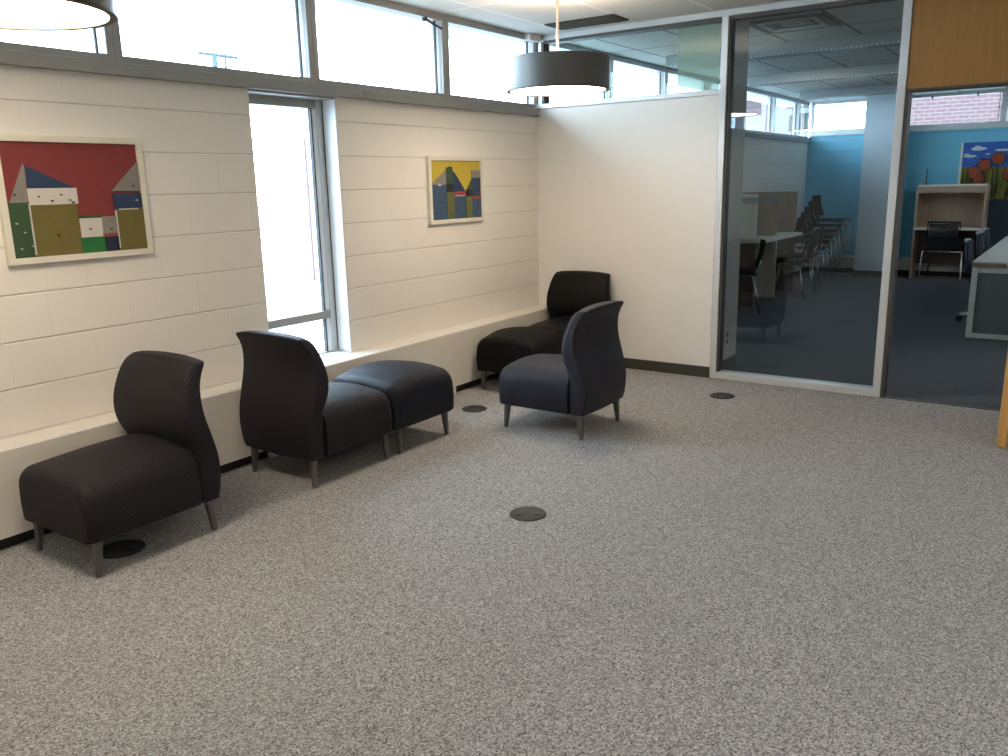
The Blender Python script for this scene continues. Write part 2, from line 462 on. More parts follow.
# greener second sheet of glass behind the right end of the transom
gp = tag(B('green_glass').box(1.17, 1.485, .108, .112, 2.0625, 2.6195).build('glass_panel'), 'narrow greenish sheet of glass behind the right end of the transom', 'glass panel')
# doorway: dark jamb, head, wooden transom panel, open wooden door
struct(B('frame_dark').box(2.752, 2.775, -.008, .10, 0, 2.0).box(3.63, 3.66, -.008, .10, 0, 2.0).build('trim_11'))
struct(B('frame_pale').box(3.615, 3.66, -.012, .10, 0, CEIL).build('trim_12'))
struct(B('frame_dark').box(2.775, 3.615, -.008, .10, 1.987, 2.003).build('trim_13'))
struct(B('panel_wood').box(2.754, 3.615, .0, .04, 2.003, CEIL).build('trim_14'))
dr = bpy.data.objects.new('door_1', None); COL.objects.link(dr); struct(dr)
dr.location = (3.578, -.03, 0); ang = math.atan2(-.815, -.045); dr.rotation_euler = (0, 0, ang)
d = B('door_wood').box(0, .82, -.022, .022, .008, 1.98, .002).build('leaf', dr)
hb = B('chrome')
for sgn in (-1, 1):
    hb.tube([(.755, sgn * .022, 1.0), (.755, sgn * .07, 1.0)], .011, 10); hb.tube([(.762, sgn * .07, 1.0), (.64, sgn * .07, 1.0)], .010, 10)
hb.box(.725, .785, -.026, .026, .93, 1.07, .002)
hb.build('handle', dr)
struct(B('frame_dark').box(2.775, 3.615, -.0, .05, 0.0005, .003).build('trim_15'))

# ------------------------------------------------------------------ pictures
def picture(name, label, y0, y1, z0, z1, shapes, fw, dep=.028, tilt=0.):
    cy, cz = (y0 + y1) / 2, (z0 + z1) / 2
    t = thing(name, label, 'picture', (0.001, cy, cz))
    W, H = y1 - y0, z1 - z0
    f = B('art_frame')
    f.box(0, dep, -W / 2, W / 2, -H / 2, -H / 2 + fw, .002); f.box(0, dep, -W / 2, W / 2, H / 2 - fw, H / 2, .002)
    f.box(0, dep, -W / 2, -W / 2 + fw, -H / 2 + fw, H / 2 - fw, .002); f.box(0, dep, W / 2 - fw, W / 2, -H / 2 + fw, H / 2 - fw, .002)
    f.build('frame', t)
    iw, ih = W - 2 * fw, H - 2 * fw
    c = MB()
    for k, (mt, pts) in enumerate(shapes):
        c.m(mt)
        c.prism([(dep * .45, -iw / 2 + u * iw, -ih / 2 + v * ih) for u, v in pts], (.002 + .0006 * k, 0, 0))
    c.m('art_frame').box(.0, dep * .45, -iw / 2, iw / 2, -ih / 2, ih / 2)
    c.build('painting', t)
    t.rotation_euler = (0, 0, 0)
    return t
def R_(u0, u1, v0, v1): return [(u0, v0), (u1, v0), (u1, v1), (u0, v1)]
# (u from left to right, v from bottom to top of the painted area)
sp1 = []
rnd = random.Random(7)
def fleck(cx, cy, r, mt):
    return (mt, [(cx + r * math.cos(a) * rnd.uniform(.5, 1.2), cy + r * 1.2 * math.sin(a) * rnd.uniform(.5, 1.2)) for a in [PI * 2 * k / 6 for k in range(6)]])
pic1 = [('p_red', R_(0, 1, 0, 1)),
        ('p_grey', [(.02, .48), (.145, .47), (.155, .80), (.145, .815)]),
        ('p_navy', [(.157, .80), (.49, .60), (.47, .585), (.155, .60)]),
        ('p_white', R_(.15, .50, .455, .60)),
        ('p_green', R_(0, .155, 0, .48)),
        ('p_olive', R_(.145, .485, 0, .455)),
        ('p_green', R_(.485, .655, .315, .345)),
        ('p_white', R_(.49, .665, .145, .32)),
        ('p_bright', R_(.485, .665, 0, .145)),
        ('p_pink', R_(.655, .775, .14, .175)),
        ('p_grey', R_(.66, .775, .17, .33)),
        ('p_dark', R_(.665, .775, 0, .14)),
        ('p_grey', [(.765, .565), (1, .56), (1, .84)]),
        ('p_navy', [(.76, .54), (1, .54), (1, .40), (.775, .39), (.775, .50)]),
        ('p_olive', R_(.775, 1, 0, .39)),
        ('p_white', R_(.80, .96, .386, .396)), ('p_white', R_(.142, .15, .02, .47)), ('p_white', R_(.772, .779, .02, .38))]
for cx, cy in ((.22, .53), (.38, .54), (.44, .49), (.31, .49), (.46, .47), (.56, .22), (.72, .21), (.32, .18), (.06, .55), (.94, .61)): pic1.append(fleck(cx, cy, .007, 'p_black'))
for cx, cy in ((.09, .22), (.05, .08), (.13, .10), (.04, .30), (.95, .47)): pic1.append(fleck(cx, cy, .007, 'p_white'))
picture('framed_picture', 'framed abstract painting of blocky houses under a red sky', -4.250, -3.572, 1.183, 1.727, pic1, .028)
pic2 = [('p_yellow', R_(0, 1, 0, 1)),
        ('p_grey', [(0, .595), (.30, .595), (.30, .845)]),
        ('p_blue', R_(0, .30, 0, .595)),
        ('p_green', [(.30, .60), (.435, .60), (.435, .90), (.36, .905), (.355, .89), (.30, .885)]),
        ('p_navy', [(.435, .825), (.47, .80), (.69, .47), (.69, .45), (.435, .45)]),
        ('p_black', R_(.30, .435, .465, .61)),
        ('p_moss', R_(.30, .445, 0, .465)),
        ('p_blue', R_(.445, .68, 0, .42)),
        ('p_pink', R_(.445, .69, .40, .47)), ('p_white', R_(.46, .66, .392, .404)),
        ('p_green', [(.70, .48), (.83, .70), (.83, .48)]),
        ('p_grey', R_(.82, 1, .70, .835)),
        ('p_navy', R_(.825, 1, .34, .705)),
        ('p_black', R_(.70, .825, .385, .50)),
        ('p_moss', R_(.68, .81, 0, .385)),
        ('p_blue', R_(.81, 1, 0, .36)),
        ('p_pink', R_(.81, 1, .335, .385)), ('p_white', R_(.12, .18, .575, .60))]
for cx, cy in ((.08, .12), (.37, .09), (.20, .30), (.9, .15)): pic2.append(fleck(cx, cy, .008, 'p_black'))
picture('framed_picture', 'small framed abstract painting of blue buildings under a yellow sky', -1.436, -.806, 1.212, 1.676, pic2, .028)

# tulip canvas on the blue wall
tc = thing('canvas_painting', 'canvas painting of orange tulips in tall grass under a blue sky', 'painting', (2.68, YB - .001, 1.515))
TW, TH = 1.02, .79
B('art_frame').box(-TW / 2, TW / 2, -.055, 0, -TH / 2, TH / 2, .003).build('canvas', tc)
c = MB(); lay = [0]
def tp(mt, pts):
    c.m(mt); lay[0] += 1
    c.prism([(-TW / 2 + u * TW, -.0555, -TH / 2 + v * TH) for u, v in pts], (0, -.0005 - .00025 * lay[0], 0))
def blob(cx, cy, rx, ry, n=14, j=.1): return [(cx + rx * math.cos(2 * PI * k / n) * rnd.uniform(1 - j, 1 + j), cy + ry * math.sin(2 * PI * k / n) * rnd.uniform(1 - j, 1 + j)) for k in range(n)]
tp('p_sky', R_(.03, 1, .5, 1)); tp('p_field', R_(.03, 1, 0, .56))
for cx, cy, rx, ry in ((.22, .885, .10, .03), (.21, .91, .05, .03), (.12, .76, .08, .025), (.08, .79, .04, .02), (.52, .85, .11, .02), (.34, .79, .03, .01), (.80, .80, .1, .025)): tp('p_cloud', blob(cx, cy, rx, ry))
for k in range(80):
    u = rnd.uniform(.035, .98); h = rnd.uniform(.2, .56); w_ = rnd.uniform(.005, .014); v0 = rnd.uniform(0, .25)
    tp('p_fdark' if k % 2 else 'p_moss', [(u, v0), (u + w_, v0), (u + w_ * .6 + rnd.uniform(-.01, .01), min(h + v0, .55))])
for cx, cy in ((.26, .35), (.20, .47), (.31, .59), (.475, .70), (.62, .42), (.74, .58), (.88, .66)):
    tp('p_fdark', R_(cx - .006, cx + .006, 0, cy)); 
    tp('p_tuldark', blob(cx, cy, .082, .105, 12, .06)); tp('p_tulip', blob(cx, cy, .072, .092, 12, .08))
    for s_ in (-1, 0, 1): tp('p_tulip', [(cx + s_ * .045 - .025, cy + .05), (cx + s_ * .045 + .025, cy + .05), (cx + s_ * .05, cy + .125)])
    for s_ in (-.5, .5): tp('p_tuldark', [(cx + s_ * .05 - .004, cy - .06), (cx + s_ * .05 + .004, cy - .06), (cx + s_ * .06, cy + .07)])
c.build('picture', tc)
tag(B('panel_slate').box(2.56, 4.0, YB - .02, YB - .001, .26, 1.105, .003).build('wall_panel'), 'dark slate blue panel on the wall below the tulip canvas', 'wall panel')

# ------------------------------------------------------------------ lounge chairs and ottomans
def interp(tab, x):
    for (a, va), (b, vb) in zip(tab, tab[1:]):
        if a <= x <= b:
            t = (x - a) / (b - a); t = t * t * (3 - 2 * t) if False else t
            return va + (vb - va) * t
    return tab[0][1] if x < tab[0][0] else tab[-1][1]
def smooth_tab(tab, n):
    """Catmull-Rom through (x, v) samples"""
    xs = [tab[0][0] + (tab[-1][0] - tab[0][0]) * k / n for k in range(n + 1)]; out = []
    P = [tab[0]] + list(tab) + [tab[-1]]
    for x in xs:
        for j in range(1, len(P) - 2):
            if P[j][0] <= x <= P[j + 1][0] + 1e-9:
                x0, x1 = P[j][0], P[j + 1][0]; t = (x - x0) / (x1 - x0) if x1 > x0 else 0
                m0 = (P[j + 1][1] - P[j - 1][1]) / max(P[j + 1][0] - P[j - 1][0], 1e-6) * (x1 - x0)
                m1 = (P[j + 2][1] - P[j][1]) / max(P[j + 2][0] - P[j][0], 1e-6) * (x1 - x0)
                out.append((x, (2 * t**3 - 3 * t**2 + 1) * P[j][1] + (t**3 - 2 * t**2 + t) * m0 + (-2 * t**3 + 3 * t**2) * P[j + 1][1] + (t**3 - t**2) * m1)); break
    return out

def seat_mesh(mat, L=.50, HW=.265, both=False, up=0.):
    """upholstered block, front at y=0 going +y to L; bottom z .15"""
    mb = B(mat); ZB = .15
    def ring(y, hw, zt, crown, zb=ZB, scale=1., rc=.075):
        # rounded top corners, tight bottom corners, crowned top; 40 pts
        pts = []
        rb = .012
        def add(x, z): pts.append((x, z))
        for k in range(4): a = PI + PI / 2 * k / 3; add(-hw + rb + rb * math.cos(a), zb + rb + rb * math.sin(a))
        for k in range(4): a = 1.5 * PI + PI / 2 * k / 3; add(hw - rb + rb * math.cos(a), zb + rb + rb * math.sin(a))
        zs = zt - rc
        for k in range(1, 4): add(hw + .006 * math.sin(PI * k / 4), zb + rb + (zs - zb - rb) * k / 4)
        rw = rc * 1.0
        for k in range(8): a = PI / 2 * k / 7; add(hw - rw + rw * math.cos(a), zs + rc * math.sin(a) + crown * (1 - ((hw - rw + rw * math.cos(a)) / hw) ** 2))
        for k in range(1, 10):
            x = (hw - rw) * (1 - 2 * k / 10); add(x, zt + crown * (1 - (x / hw) ** 2))
        for k in range(8): a = PI / 2 + PI / 2 * k / 7; add(-hw + rw + rw * math.cos(a), zs + rc * math.sin(a) + crown * (1 - ((-hw + rw + rw * math.cos(a)) / hw) ** 2))
        for k in range(1, 4): add(-hw - .006 * math.sin(PI * k / 4), zs + (zb + rb - zs) * k / 4)
        cx, cz = 0, (zb + zt) / 2
        return [mb.bm.verts.new((cx + (x - cx) * scale, y, cz + (z - cz) * scale)) for x, z in pts]
    st = []
    # front: bulging face, rounded vertical and top edges
    for sc in (.05, .35, .65, .85): st.append((-.003 * (1 - sc), HW - .024, .338, .022, sc, .05))
    for k in range(9):
        a = PI / 2 * k / 8
        st.append((.055 * (1 - math.cos(a)) + .045 * (k / 8) ** 2 * 0 + 0, HW - .024 + .024 * math.sin(a), .338 + .037 * math.sin(a), .022 + .010 * math.sin(a), 1., .05 + .022 * math.sin(a)))
    if both:
        for k in range(1, 8):
            t = k / 8; y = .055 + (L - .11) * t
            h = math.sin(PI * t)
            st.append((y, HW + .004 * h, .375 + .022 * h, .032 + .014 * h, 1., .072))
        for q in list(st[:13])[::-1]: st.append((L - q[0], *q[1:]))
    else:
        for k in range(1, 9):
            t = k / 8; y = .055 + (L - .055) * t; h = math.sin(PI / 2 * min(1, t * 1.25))
            st.append((y, HW + .002 * h, .375 + .010 * h, .032 + .013 * h, 1., .072))
        for sc in (.6, .05): st.append((L, HW, .385, .045, sc, .072))
    st = [(q[0], q[1], q[2] + up * min(1, max(0, (q[2] - .30) / .075)), *q[3:]) for q in st]
    rings = [ring(y, hw, zt, cr, scale=sc, rc=rc) for y, hw, zt, cr, sc, rc in st]
    mb.rings(rings)
    return mb
def back_mesh(mat):
    mb = B(mat)
    ur = [(.153, .600), (.20, .611), (.28, .617), (.36, .609), (.45, .584), (.53, .560), (.60, .553), (.67, .563), (.72, .585), (.748, .604), (.762, .610)]
    uf = [(.153, .506), (.30, .506), (.38, .505), (.42, .488), (.47, .466), (.53, .458), (.60, .464), (.66, .480), (.71, .500), (.748, .528), (.762, .556)]
    hw = [(.153, .262), (.30, .270), (.42, .277), (.52, .283), (.60, .277), (.67, .264), (.72, .2535), (.748, .247), (.762, .243)]
    n = 44
    UR, UF, HWs = smooth_tab(ur, n), smooth_tab(uf, n), smooth_tab(hw, n)
    rings = []
    def ring(z, a, b, h, sc=1., cr=0.):
        pts = []; r = min(.034, (b - a) * .46)
        r2 = min(.014, r)
        for k in range(6): t = PI / 2 * k / 5; pts.append((h - r + r * math.sin(t), a + r - r * math.cos(t)))
        for k in range(1, 4): pts.append((h, a + r + (b - r2 - a - r) * k / 4))
        for k in range(6): t = PI / 2 * k / 5; pts.append((h - r2 + r2 * math.cos(t), b - r2 + r2 * math.sin(t)))
        for k in range(1, 8): pts.append((h - (2 * h) * k / 8 if 0 else (h - r2) * (1 - 2 * k / 8), b + .012 * (1 - (1 - 2 * k / 8) ** 2)))
        for k in range(6): t = PI / 2 + PI / 2 * k / 5; pts.append((-h + r2 + r2 * math.cos(t), b - r2 + r2 * math.sin(t)))
        for k in range(1, 4): pts.append((-h, b - r2 - (b - r2 - a - r) * k / 4))
        for k in range(6): t = PI / 2 * k / 5; pts.append((-h + r - r * math.cos(t), a + r - r * math.sin(t)))
        for k in range(1, 8): pts.append((-(h - r) * (1 - 2 * k / 8), a - .012 * (1 - (1 - 2 * k / 8) ** 2)))
        m = (a + b) / 2
        return [mb.bm.verts.new((x * sc, m + (y - m) * sc, z + cr * (1 - (x * sc / h) ** 2))) for x, y in pts]
    z0 = UR[0][0]
    for sc in (.1, .6, .93): rings.append(ring(z0 - .003, UF[0][1], UR[0][1], HWs[0][1], sc))
    for k in range(n + 1):
        z = UR[k][0]; cr = .012 * max(0, (z - .6) / .162) ** 2
        rings.append(ring(z, UF[k][1], UR[k][1], HWs[k][1], 1., cr))
    for sc, dz in ((.93, .004), (.75, .006), (.4, .007), (.08, .007)): rings.append(ring(.762 + dz, UF[-1][1], UR[-1][1], HWs[-1][1], sc, .012))
    mb.rings(rings)
    return mb
def legs(t, spots):
    for x, y, dx, dy in spots:
        n = 4; mb = B('leg_metal'); rings = []
        for z, r in ((.160, .0175), (.150, .0175), (.06, .0135), (.004, .010), (0, .009)):
            f = (.15 - z) / .15
            cx, cy = x + dx * f, y + dy * f
            ring = []
            for q in range(4):
                a = PI / 4 + q * PI / 2
                for da in (-.16, .16): ring.append(mb.bm.verts.new((cx + r * 1.25 * math.cos(a + da), cy + r * 1.25 * math.sin(a + da), z)))
            rings.append(ring)
        mb.rings(rings, True, False)
        mb.build('leg', t)
def lounge_chair(label, loc, rz, mat, matb=None, group=None):
    t = thing('lounge_chair', label, 'chair', loc, rz, group)
    seat_mesh(mat).build('seat', t, sharp=50)
    back_mesh(matb or mat).build('backrest', t, sharp=60)
    B(mat).box(-.245, .245, .495, .515, .165, .39).build('seam', t)
    legs(t, [(-.225, .048, -.008, -.012), (.225, .048, .008, -.012), (-.225, .562, -.008, .012), (.225, .562, .008, .012)])
    return t
def ottoman(label, loc, rz, mat, L=.515, up=0.):
    t = thing('ottoman', label, 'ottoman', loc, rz)
    seat_mesh(mat, L=L, both=True, up=up).build('seat', t, sharp=50)
    d = (L - .425) / 2 + .01
    legs(t, [(-.225, d, -.008, -.01), (.225, d, .008, -.01), (-.225, L - d, -.008, .01), (.225, L - d, .008, .01)])
    return t
# local frame: front of the seat at the origin, seat runs to +y, backrest at the +y end
lounge_chair('dark patterned armless lounge chair under the red painting, nearest the camera', (.497, -4.455, 0), 0, 'weave_plum')
lounge_chair('dark patterned armless lounge chair with its back turned, before the tall window', (.487, -2.700, 0), PI, 'weave_plum')
ottoman('navy blue ottoman under the yellow painting, touching a chair front', (.487, -2.686, 0), 0, 'navy_plain', .54, .022)
lounge_chair('dark dotted armless lounge chair standing out on the carpet, facing the wall', (.902, -1.650, 0), -PI / 2, 'weave_dot_skylit')
lounge_chair('black armless lounge chair in the corner against the white partition', (.478, -.678, 0), 0, 'black_brown')
ottoman('black ottoman in front of the corner chair, beside the radiator cover', (.472, -1.212, 0), 0, 'black_plain', .515, .006)

# ------------------------------------------------------------------ floor outlet lids
def lid(x, y, label, r=.085):
    t = thing('floor_outlet', label, 'floor outlet', (x, y, 0), .6)
    B('disc_black').lathe([(r, .0005), (r, .003), (r - .004, .006), (r - .010, .0065), (r - .012, .0058), (.001, .0062)], 40).build('lid', t)
    for sx in (-1, 1):
        B('disc_slot').box(sx * .045 - .014, sx * .045 + .014, -.030, -.020, .0063, .0072).build('finger_slot', t)
lid(1.824, -2.995, 'round black floor outlet lid alone in the middle of the grey carpet')
lid(.516, -1.647, 'round black floor outlet lid between the navy ottoman and the dotted chair')
lid(1.82, -.495, 'round black floor outlet lid near the foot of the glass partition')
lid(.562, -4.225, 'round black floor outlet lid under the chair nearest the camera', .095)

# ------------------------------------------------------------------ pendant lamps
def pendant(label, loc):
    t = thing('pendant_lamp', label, 'lamp', (loc[0], loc[1], CEIL), 0)
    zb = loc[2] - CEIL; H = .185; r = .313
    s = B('shade_grey').lathe([(r, zb), (r, zb + H)], 72, cap=False)
    s.m('shade_inner'); s.lathe([(r - .004, zb + H), (r - .004, zb + .002)], 72, cap=False)
    s.m('shade_grey').lathe([(r, zb + H), (r - .004, zb + H)], 72, cap=False)
    s.build('shade', t, sharp=40)
    B('rim_dark').lathe([(r + .001, zb - .003), (r + .001, zb + .004), (r - .022, zb + .004), (r - .022, zb - .003), (r + .001, zb - .003)], 72, cap=False).build('rim', t, sharp=40)
    B('diffuser_glow').lathe([(r - .022, zb + .004), (.001, zb + .004)], 72, cap=False).build('diffuser', t)
    B('lamp_top_glow').lathe([(.10, zb + .05), (.001, zb + .05)], 32, cap=False).build('bulb_panel', t)
    B('cord_metal').tube([(0, 0, zb + H * .5), (0, 0, -.02)], .009, 10).build('stem', t)
    B('cord_metal').lathe([(.06, -.022), (.06, -.001), (.001, -.001)], 28).build('ceiling_rose', t)
    k = B('cord_metal')
    for q in range(3):
        a = q * 2 * PI / 3; k.tube([(0, 0, zb + H * .5), ((r - .004) * math.cos(a), (r - .004) * math.sin(a), zb + H * .5)], .004, 6)
    k.build('spider', t)
    return t
LX, LY, LZ = 1.035, -1.39, 2.025
pendant('grey drum pendant lamp hanging before the partition, in full view', (LX, LY, LZ))
pendant('grey drum pendant lamp cut off by the top left picture edge', (.99, -4.59, LZ))

# ceiling air slot in this room
t = thing('air_vent', 'dark slotted air vent in the ceiling just before the partition', 'air vent', (.61, -.275, CEIL))
B('vent_dark').box(-.285, .285, -.125, .125, -.006, -.001).build('backing', t)
for k in range(9): B('vent_slat').box(-.28, .28, -.118 + k * .028, -.106 + k * .028, -.012, -.006).build('slat', t)
t = thing('air_vent', 'square louvred air diffuser in the ceiling beyond the glass', 'air vent', (1.785, .83, CEIL))
B('fixture_grey').box(-.28, .28, -.29, .29, -.006, -.001).build('backing', t)
for k, s_ in enumerate((.27, .20, .13, .06)):
    f = B('table_frame' if k % 2 else 'fixture_grey'); z = -.022 + .004 * k
    for a in (-1, 1):
        f.box(-s_, s_, a * s_ - .012, a * s_ + .012, z, -.006); f.box(a * s_ - .012, a * s_ + .012, -s_, s_, z, -.006)
    f.build('louvre', t)

# ------------------------------------------------------------------ annex: ceiling light bars
m, nt, out = newmat('perforated_edge')
b = bsdf(nt, out, (.8, .8, .8), .5)
v, x, y, z = coords(nt)
q = math_(nt, 'GREATER_THAN', math_(nt, 'SINE', math_(nt, 'MULTIPLY', x, 2 * PI / .04)), .3)
nt.links.new(mix_rgb(nt, q, (.25, .26, .26), (.75, .78, .78)), b.inputs['Base Color'])
for y, lab in ((1.72, 'long grey ceiling light bar beyond the glass, nearest the partition'), (3.90, 'long grey ceiling light bar beyond the glass, middle of the three'), (6.15, 'long grey ceiling light bar beyond the glass, nearest the blue wall')):
    t = thing('ceiling_light', lab, 'ceiling light', (2.8, y, CEIL))
    B('fixture_grey').box(-2.45, 2.45, 0, .24, -.095, -.001, .003).build('housing', t)
    B('perforated_edge').box(-2.44, 2.44, -.004, 0, -.101, -.092).build('perforated_lip', t)

# outlet on the stub wall
t = thing('wall_outlet', 'small pale power outlet low on the stub wall behind the glass', 'outlet', (1.5505, .30, .26))
B('outlet_plate').box(0, .006, -.035, .035, -.06, .06, .002).build('plate', t)
for z in (-.028, .028): B('frame_dark').box(.006, .0075, -.018, .018, z - .016, z + .016).build('socket', t)

# ------------------------------------------------------------------ annex: study carrels
def panel(mb, y, hx0, hx1, z0, z1, th=.025, r=.06):
    """upright panel in plane y with a rounded lower front corner"""
    pts = [(hx0, y, z0)] + [(hx1 - r + r * math.cos(a), y, z0 + r + r * math.sin(a)) for a in [-PI / 2 + PI / 2 * k / 6 for k in range(7)]] + [(hx1, y, z1), (hx0, y, z1)]
    mb.prism(pts, (0, th, 0))
def carrel(label, loc, rz, Wd, near_up, near_low, last, wallmat='carrel_wood'):
    """back against local x=0, user side +x; near side at y=0, far side at y=Wd"""
    t = thing('study_carrel', label, 'study carrel', loc, rz)
    a = B(near_up); panel(a, 0, .02, .62, .775, 1.30); a.build('upper_side_panel', t)
    B(near_low).box(.12, .62, 0, .025, 0, .735).build('lower_side_panel', t)
    if last:
        a = B(wallmat); panel(a, Wd - .025, .02, .62, .775, 1.30); a.build('upper_side_panel', t)
        B('carrel_wood_dark').box(.12, .62, Wd - .025, Wd, 0, .735).build('lower_side_panel', t)
    B('carrel_cream').box(.02, .70, .0, Wd, .736, .774, .004).build('desktop', t)
    B(wallmat).box(.0, .02, 0, Wd, .40, 1.30).build('back_panel', t)
    B('carrel_wood_dark').box(.10, .118, .026, Wd - .026, .25, .735).build('modesty_panel', t)
    B('carrel_grey').box(.02, .30, .026, Wd - .026, 1.14, 1.165).build('shelf', t)
    B('carrel_grey').box(.02, .625, -.004, -.0005, 1.20, 1.262).build('side_rail', t)
    return t
carrel('cream study carrel at the left wall behind the glass, nearer of two', (.0, 3.75, 0), 0, .81, 'carrel_cream', 'carrel_wood_dark', False)
carrel('brown study carrel with cream leg panel at the left wall, farther of two', (.0, 4.565, 0), 0, .82, 'carrel_wood', 'carrel_cream', True)
# carrel on the blue wall (open front towards us)
t = thing('study_carrel', 'wooden study carrel against the blue wall beside the tulip canvas', 'study carrel', (2.16, 7.45, 0))
for sx in (-1, 1):
    x0 = sx * .43
    mb = B('carrel_wood'); mb.prism([(x0 - .015, -.02, .0), (x0 - .015, .38, 0), (x0 - .015, .38, 1.31), (x0 - .015, -.10 + .1, 1.31), (x0 - .015, -.02, .74)], (.03, 0, 0)); mb.build('side_panel', t)
B('carrel_wood').box(-.415, .415, .34, .36, .55, 1.30).build('back_panel', t)
B('carrel_cream').box(-.43, .43, -.005, .38, 1.31, 1.335, .003).build('top', t)
B('carrel_wood').box(-.415, .415, .0, .02, 1.22, 1.31).build('valance', t)
B('carrel_cream').box(-.43, .43, -.03, .34, .70, .735, .003).build('desktop', t)
B('carrel_wood_dark').box(-.415, .415, .30, .318, .20, .70).build('modesty_panel', t)
# thin dark rod standing on the carrel top
tag(B('frame_dark').tube([(1.80, 7.66, 1.337), (1.80, 7.66, 1.56)], .008, 8).lathe([(.04, 0), (.04, .015), (.001, .016)], 16, (1.80, 7.66, 1.3355)).build('rod_stand'), 'thin dark upright rod standing on top of the wooden carrel', 'rod')

# ------------------------------------------------------------------ annex: chairs
def shell_back(mat, w, z0, z1, y, lean, n=8):
    mb = B(mat); th = .018; rings = []
    for k in range(n + 1):
        tz = k / n; z = z0 + (z1 - z0) * tz; h = w / 2 * (1 - .10 * tz ** 3) * (1 if 0 < k < n else .94)
        yy = y + lean * tz + .02 * math.sin(PI * tz)
        pts = []
        for q in range(7): x = -h + 2 * h * q / 6; pts.append((x, yy - .03 * (x / h) ** 2 * -1 * -1, z))
        for q in range(7): x = h - 2 * h * q / 6; pts.append((x, yy + th - .03 * (x / h) ** 2, z))
        rings.append([mb.bm.verts.new(p) for p in pts])
    mb.rings(rings); return mb
def stack_chair(label, loc, rz, mat='chair_black', group=None):
    """faces -y; back at +y side; sled-free four leg chrome chair"""
    t = thing('side_chair', label, 'chair', loc, rz, group)
    B(mat).box(-.23, .23, -.22, .22, .43, .455, .012).build('seat', t)
    shell_back(mat, .45, .50, .80, .21, .07).build('backrest', t, sharp=50)
    for sx in (-1, 1):
        B('chrome').tube([(sx * .21, -.19, .43), (sx * .235, -.235, 0)], .010, 8).build('leg', t)
        B('chrome').tube([(sx * .21, .17, .43), (sx * .235, .26, 0)], .010, 8).build('leg', t)
        B('chrome').tube([(sx * .20, -.18, .425), (sx * .20, .19, .425), (sx * .20, .225, .52), (sx * .20, .245, .60)], .010, 8).build('side_rail', t)
    return t
sc0 = stack_chair('black stacking chair with chrome legs, tucked at the nearer left wall carrel', (.57, 3.30, 0), -PI / 2 + .35)
dup(sc0, (.72, 4.85, 0), -PI / 2, 'black stacking chair with chrome legs, at the farther left wall carrel')
dup(sc0, (.58, 5.80, 0), -PI / 2 + .1, 'black stacking chair with chrome legs, just past the last left wall carrel')
order = ['bottom chair', 'second chair up', 'third chair up', 'fourth chair up', 'fifth chair up', 'top chair']
for k in range(6):
    c_ = dup(sc0, (.40 + .050 * k, 7.20, .082 * k), PI / 2, order[k] + ' in the black chair stack by the blue wall')
    c_['group'] = 'stacked black chairs'
# mesh backed guest chair at the wooden carrel
t = thing('guest_chair', 'black mesh backed chair with chrome frame at the wooden carrel', 'chair', (2.14, 7.30, 0), -.08)
B('chair_black').box(-.215, .215, .0, .42, .42, .455, .012).build('seat', t)
B('chair_black').box(-.215, .215, -.055, -.035, .43, .62, .006).build('lower_back', t)
mm, nt, out = newmat('mesh_back')
tr_ = nt.nodes.new('ShaderNodeBsdfTransparent'); b = nt.nodes.new('ShaderNodeBsdfPrincipled'); b.inputs['Base Color'].default_value = (.02, .02, .022, 1)
mx = nt.nodes.new('ShaderNodeMixShader'); mx.inputs[0].default_value = .75
nt.links.new(tr_.outputs[0], mx.inputs[1]); nt.links.new(b.outputs[0], mx.inputs[2]); nt.links.new(mx.outputs[0], out.inputs[0])
B('mesh_back').box(-.185, .185, -.05, -.044, .62, .80).build('mesh_panel', t)
f = B('chair_black')
f.tube([(-.205, -.047, .60), (-.205, -.05, .82), (.205, -.05, .82), (.205, -.047, .60)], .014, 8)
f.build('back_frame', t)
for sx in (-1, 1):
    B('chrome').tube([(sx * .215, .0, .415), (sx * .255, -.03, .405), (sx * .27, -.05, .02), (sx * .27, -.05, 0)], .011, 8).build('leg', t)
    B('chrome').tube([(sx * .215, .38, .415), (sx * .25, .40, .40), (sx * .26, .43, 0)], .011, 8).build('leg', t)
B('chrome').tube([(-.255, -.03, .41), (.255, -.03, .41)], .009, 8).build('cross_bar', t)

